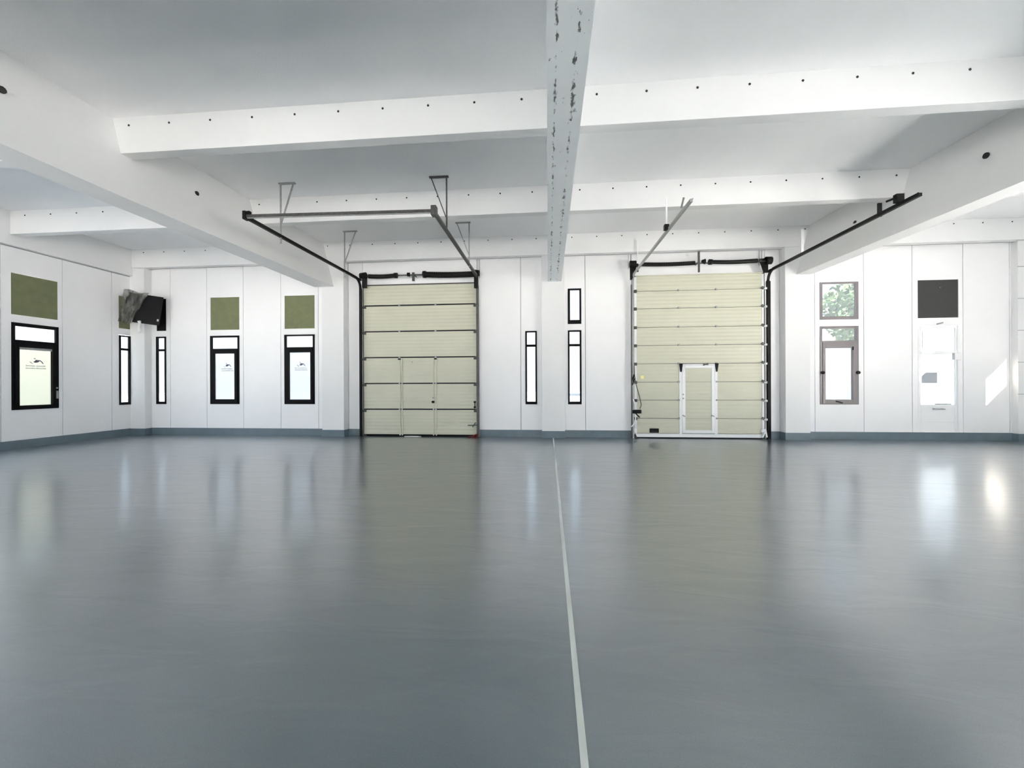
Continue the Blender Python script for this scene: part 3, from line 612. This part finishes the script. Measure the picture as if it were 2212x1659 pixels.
cb2 = MB().tube(smooth(cabpts([(1368, 862), (1371, 872), (1372, 884)], 12.33)), .018, 6).tube(smooth(cabpts([(1372, 895), (1373, 905), (1369, 916), (1364, 922)], 12.33)), .018, 6).build('power_lead', M['white'])
tag(cb2, 'white lead behind the black lock bar of the right sectional door', 'cable')

# red strap and pale stand-in for light at the foot of the left door
st = MB().tube(smooth([Vector(v) for v in ((-2.42, 12.20, .02), (-2.30, 12.14, .05), (-2.20, 12.16, .02), (-2.13, 12.22, .06), (-2.20, 12.28, .09), (-2.32, 12.24, .03))]), .022, 6).build('strap', M['rust'])
tag(st, 'dark red strap bunched on the floor at the corner of the left sectional door', 'strap')
mb = MB(); pts = [(-4.50, 12.36), (-4.30, 12.31), (-4.05, 12.30), (-3.95, 12.35), (-4.10, 12.39), (-4.35, 12.40)]
mb.prism(pts, lambda u, v, d: (u, v, d), .004, .022); sc1 = mb.build('door_gap_light', M['pale_piece']); tag(sc1, 'small pale piece standing in for light under the left sectional door', 'pale_piece')  # pale colour stands in for light showing beneath the door

# ------------------------------------------------------------ screen with plastic wrap in the corner
tvc = onY(308, 667, 12.02)
tv = empty('tv_screen', tvc); tag(tv, 'black flat screen in the corner half wrapped in creased grey plastic', 'television')
ang, rol = math.radians(24), math.radians(7)
tvr = Matrix.Rotation(ang, 3, 'Z') @ Matrix.Rotation(rol, 3, 'Y')
def tvm(mb, name, m, **k):
    mb.v = [tuple(tvr @ Vector(v)) for v in mb.v]; return mb.build(name, m, tv, **k)
tvm(MB().box(-.49, .49, .0, .05, -.47, .47), 'bezel', M['rubber'], bevel=.008)
tvm(MB().box(-.46, .46, -.006, .0, -.43, .44), 'screen', M['tvscreen'])
tvm(MB().box(-.15, .15, .05, .16, -.15, .15), 'back_box', M['rubber'])
MB().bar(tvr @ Vector((0, .15, 0)), Vector((-13.55, 12.32, 4.1))-tvc, .06).build('wall_arm', M['darksteel'], tv)
def plastic():
    m = bpy.data.materials.new('creased_plastic'); m.use_nodes = True; t = m.node_tree; b = t.nodes['Principled BSDF']
    b.inputs['Base Color'].default_value = (.20, .20, .17, 1); b.inputs['Roughness'].default_value = .3; b.inputs['Alpha'].default_value = .72
    co = t.nodes.new('ShaderNodeTexCoord'); n = t.nodes.new('ShaderNodeTexNoise'); n.inputs['Scale'].default_value = 3.2; n.inputs['Detail'].default_value = 3
    mp = t.nodes.new('ShaderNodeMapping'); mp.inputs['Rotation'].default_value = (0, .6, 0); mp.inputs['Scale'].default_value = (2.6, 1, .6)
    t.links.new(co.outputs['Object'], mp.inputs[0]); t.links.new(mp.outputs[0], n.inputs['Vector']); r = t.nodes.new('ShaderNodeValToRGB')
    r.color_ramp.elements[0].position = .4; r.color_ramp.elements[0].color = (.035, .033, .028, 1); r.color_ramp.elements[1].position = .68; r.color_ramp.elements[1].color = (.20, .195, .165, 1)
    t.links.new(n.outputs['Fac'], r.inputs[0]); t.links.new(r.outputs[0], b.inputs['Base Color']); return m
M['plastic'] = plastic()
random.seed(8); mb = MB(); nx, nz = 22, 26; vs = []
for j in range(nz+1):
    v = j/nz
    for i in range(nx+1):
        u = i/nx
        w = .66 - .34*v                      # the wrap narrows towards its lower edge, then flares
        x = -.53 + u*(w if v < .75 else w + .10*(v-.75))
        z = .52 - v*1.04 + .03*math.sin(7*u)
        y = -.045 - .035*abs(math.sin(9*u + 5*v)) - .02*math.sin(17*u-11*v) - .01*random.random()
        vs.append((x, y, z))
fs = [(j*(nx+1)+i, j*(nx+1)+i+1, (j+1)*(nx+1)+i+1, (j+1)*(nx+1)+i) for j in range(nz) for i in range(nx)]
mb.add(vs, fs, True); tvm(mb, 'plastic_wrap', M['plastic'], label='creased translucent plastic sheet over one side', fix=False)
mb = MB(); mb.tube([(-.02, -.05, -.42), (.02, -.07, -.50), (.0, -.05, -.60), (.03, -.06, -.70), (.02, -.06, -.80)], [.05, .03, .035, .05, .035], 8)
tvm(mb, 'hanging_tail', M['pale_piece'], label='loose end of plastic hanging down')
tvm(MB().box(.42, .47, -.012, -.006, -.34, -.27), 'indicator_label', M['steel'])

# ------------------------------------------------------------ outside
gm = mat('asphalt_yard', (.36, .36, .355), .9, noise=.1, nscale=2)
gnd = cells(MB(), lambda a, d, z: (a, z, d), -90, 90, -90, 90, [(XL-.3, XR+.3, YF-.3, YW+.3)], -.25, -.05).build('ground', gm); tag(gnd, 'pale yard outside the hall', 'ground', kind='structure')
bm_ = mat('pale_blue_facade', (.11, .14, .16), .7, noise=.04, nscale=2)
ob = rooted('far_building', (24, 46, 0)); tag(ob, 'pale blue-grey building seen through the white glazed door', 'building')
sub(MB().box(10, 44, 46, 58, -.1, 9), 'facade', bm_, ob)
for i in range(6):
    for z in (1.5, 5.2): sub(MB().box(14+i*5, 16.6+i*5, 45.94, 46, z, z+1.8), 'window', M['brownframe'], ob)
sub(MB().box(9.7, 44.3, 45.7, 58.2, 9, 9.4), 'roof', M['white'], ob)
vn = rooted('van', (21.5, 25.5, 0)); tag(vn, 'white van parked outside behind the glazed door', 'van')
prof = [(19.6, .45), (24.4, .45), (24.4, 2.35), (24.1, 2.5), (21.0, 2.5), (20.3, 1.55), (19.7, 1.35), (19.6, 1.0)]
sub(MB().prism(prof, lambda u, v, d: (u, d, v), 24.6, 26.5), 'body', M['white'], vn, bevel=.06)
sub(MB().prism([(21.0, 2.2), (21.6, 2.2), (21.6, 1.6), (20.45, 1.6)], lambda u, v, d: (u, d, v), 24.58, 26.52), 'window', M['tvscreen'], vn)
for x in (20.5, 23.5):
    for y in (24.6, 26.3): sub(MB().tube([(x, y-.02, .30), (x, y+.22, .30)], .36, 16), 'wheel', M['rubber'], vn)
sl = rooted('street_lamp', (17.2, 20.4, 0)); tag(sl, 'grey street lamp outside the white glazed door', 'street lamp')
sub(MB().tube([(17.2, 20.4, -.05), (17.2, 20.4, 2.95)], .04, 8), 'pole', M['steel'], sl)
sub(MB().tube([(17.2, 20.4, 2.6), (16.9, 20.4, 2.72), (16.6, 20.4, 2.76), (16.2, 20.4, 2.74)], [.02, .04, .10, .04], 8), 'lamp_head', M['steel'], sl)
lm = [mat('leaf_green', (.055, .10, .04), .6, noise=.2, nscale=3), mat('leaf_light', (.12, .17, .07), .6, noise=.2, nscale=3)]
bark = mat('bark', (.10, .08, .06), .9, noise=.2, nscale=10)
def tree(loc, h, rad, n, label, seed):
    random.seed(seed); t = rooted('tree', loc); tag(t, label, 'tree', 'trees outside the far wall'); x, y, _ = loc
    sub(MB().tube([(x, y, -.05), (x+.1, y, h*.45), (x, y, h*.8)], [.2, .14, .05], 8), 'trunk', bark, t)
    for k in range(2):
        mb = MB()
        for i in range(n//2):
            d = Vector((random.gauss(0, 1), random.gauss(0, 1), random.gauss(0, 1))).normalized()*random.random()**.5
            c = Vector((x, y, h*.68)) + Vector((d.x*rad, d.y*rad, d.z*rad*.85)); s = random.uniform(.10, .2)
            a = Vector((random.gauss(0, 1), random.gauss(0, 1), random.gauss(0, 1))).normalized(); b = a.cross(Vector((random.random(), 1, random.random()))).normalized()
            mb.add([c-a*s, c+b*s*.5, c+a*s, c-b*s*.5], [(0, 1, 2, 3)])
        o = sub(mb, 'foliage', lm[k], t, fix=False); o['kind'] = 'stuff'
tree((15.6, 21.5, 0), 7.8, 1.9, 2600, 'leafy tree outside the square upper window', 2)
tree((18.4, 25.0, 0), 7.0, 1.7, 2200, 'tree seen at the edge of the glazed door', 5)
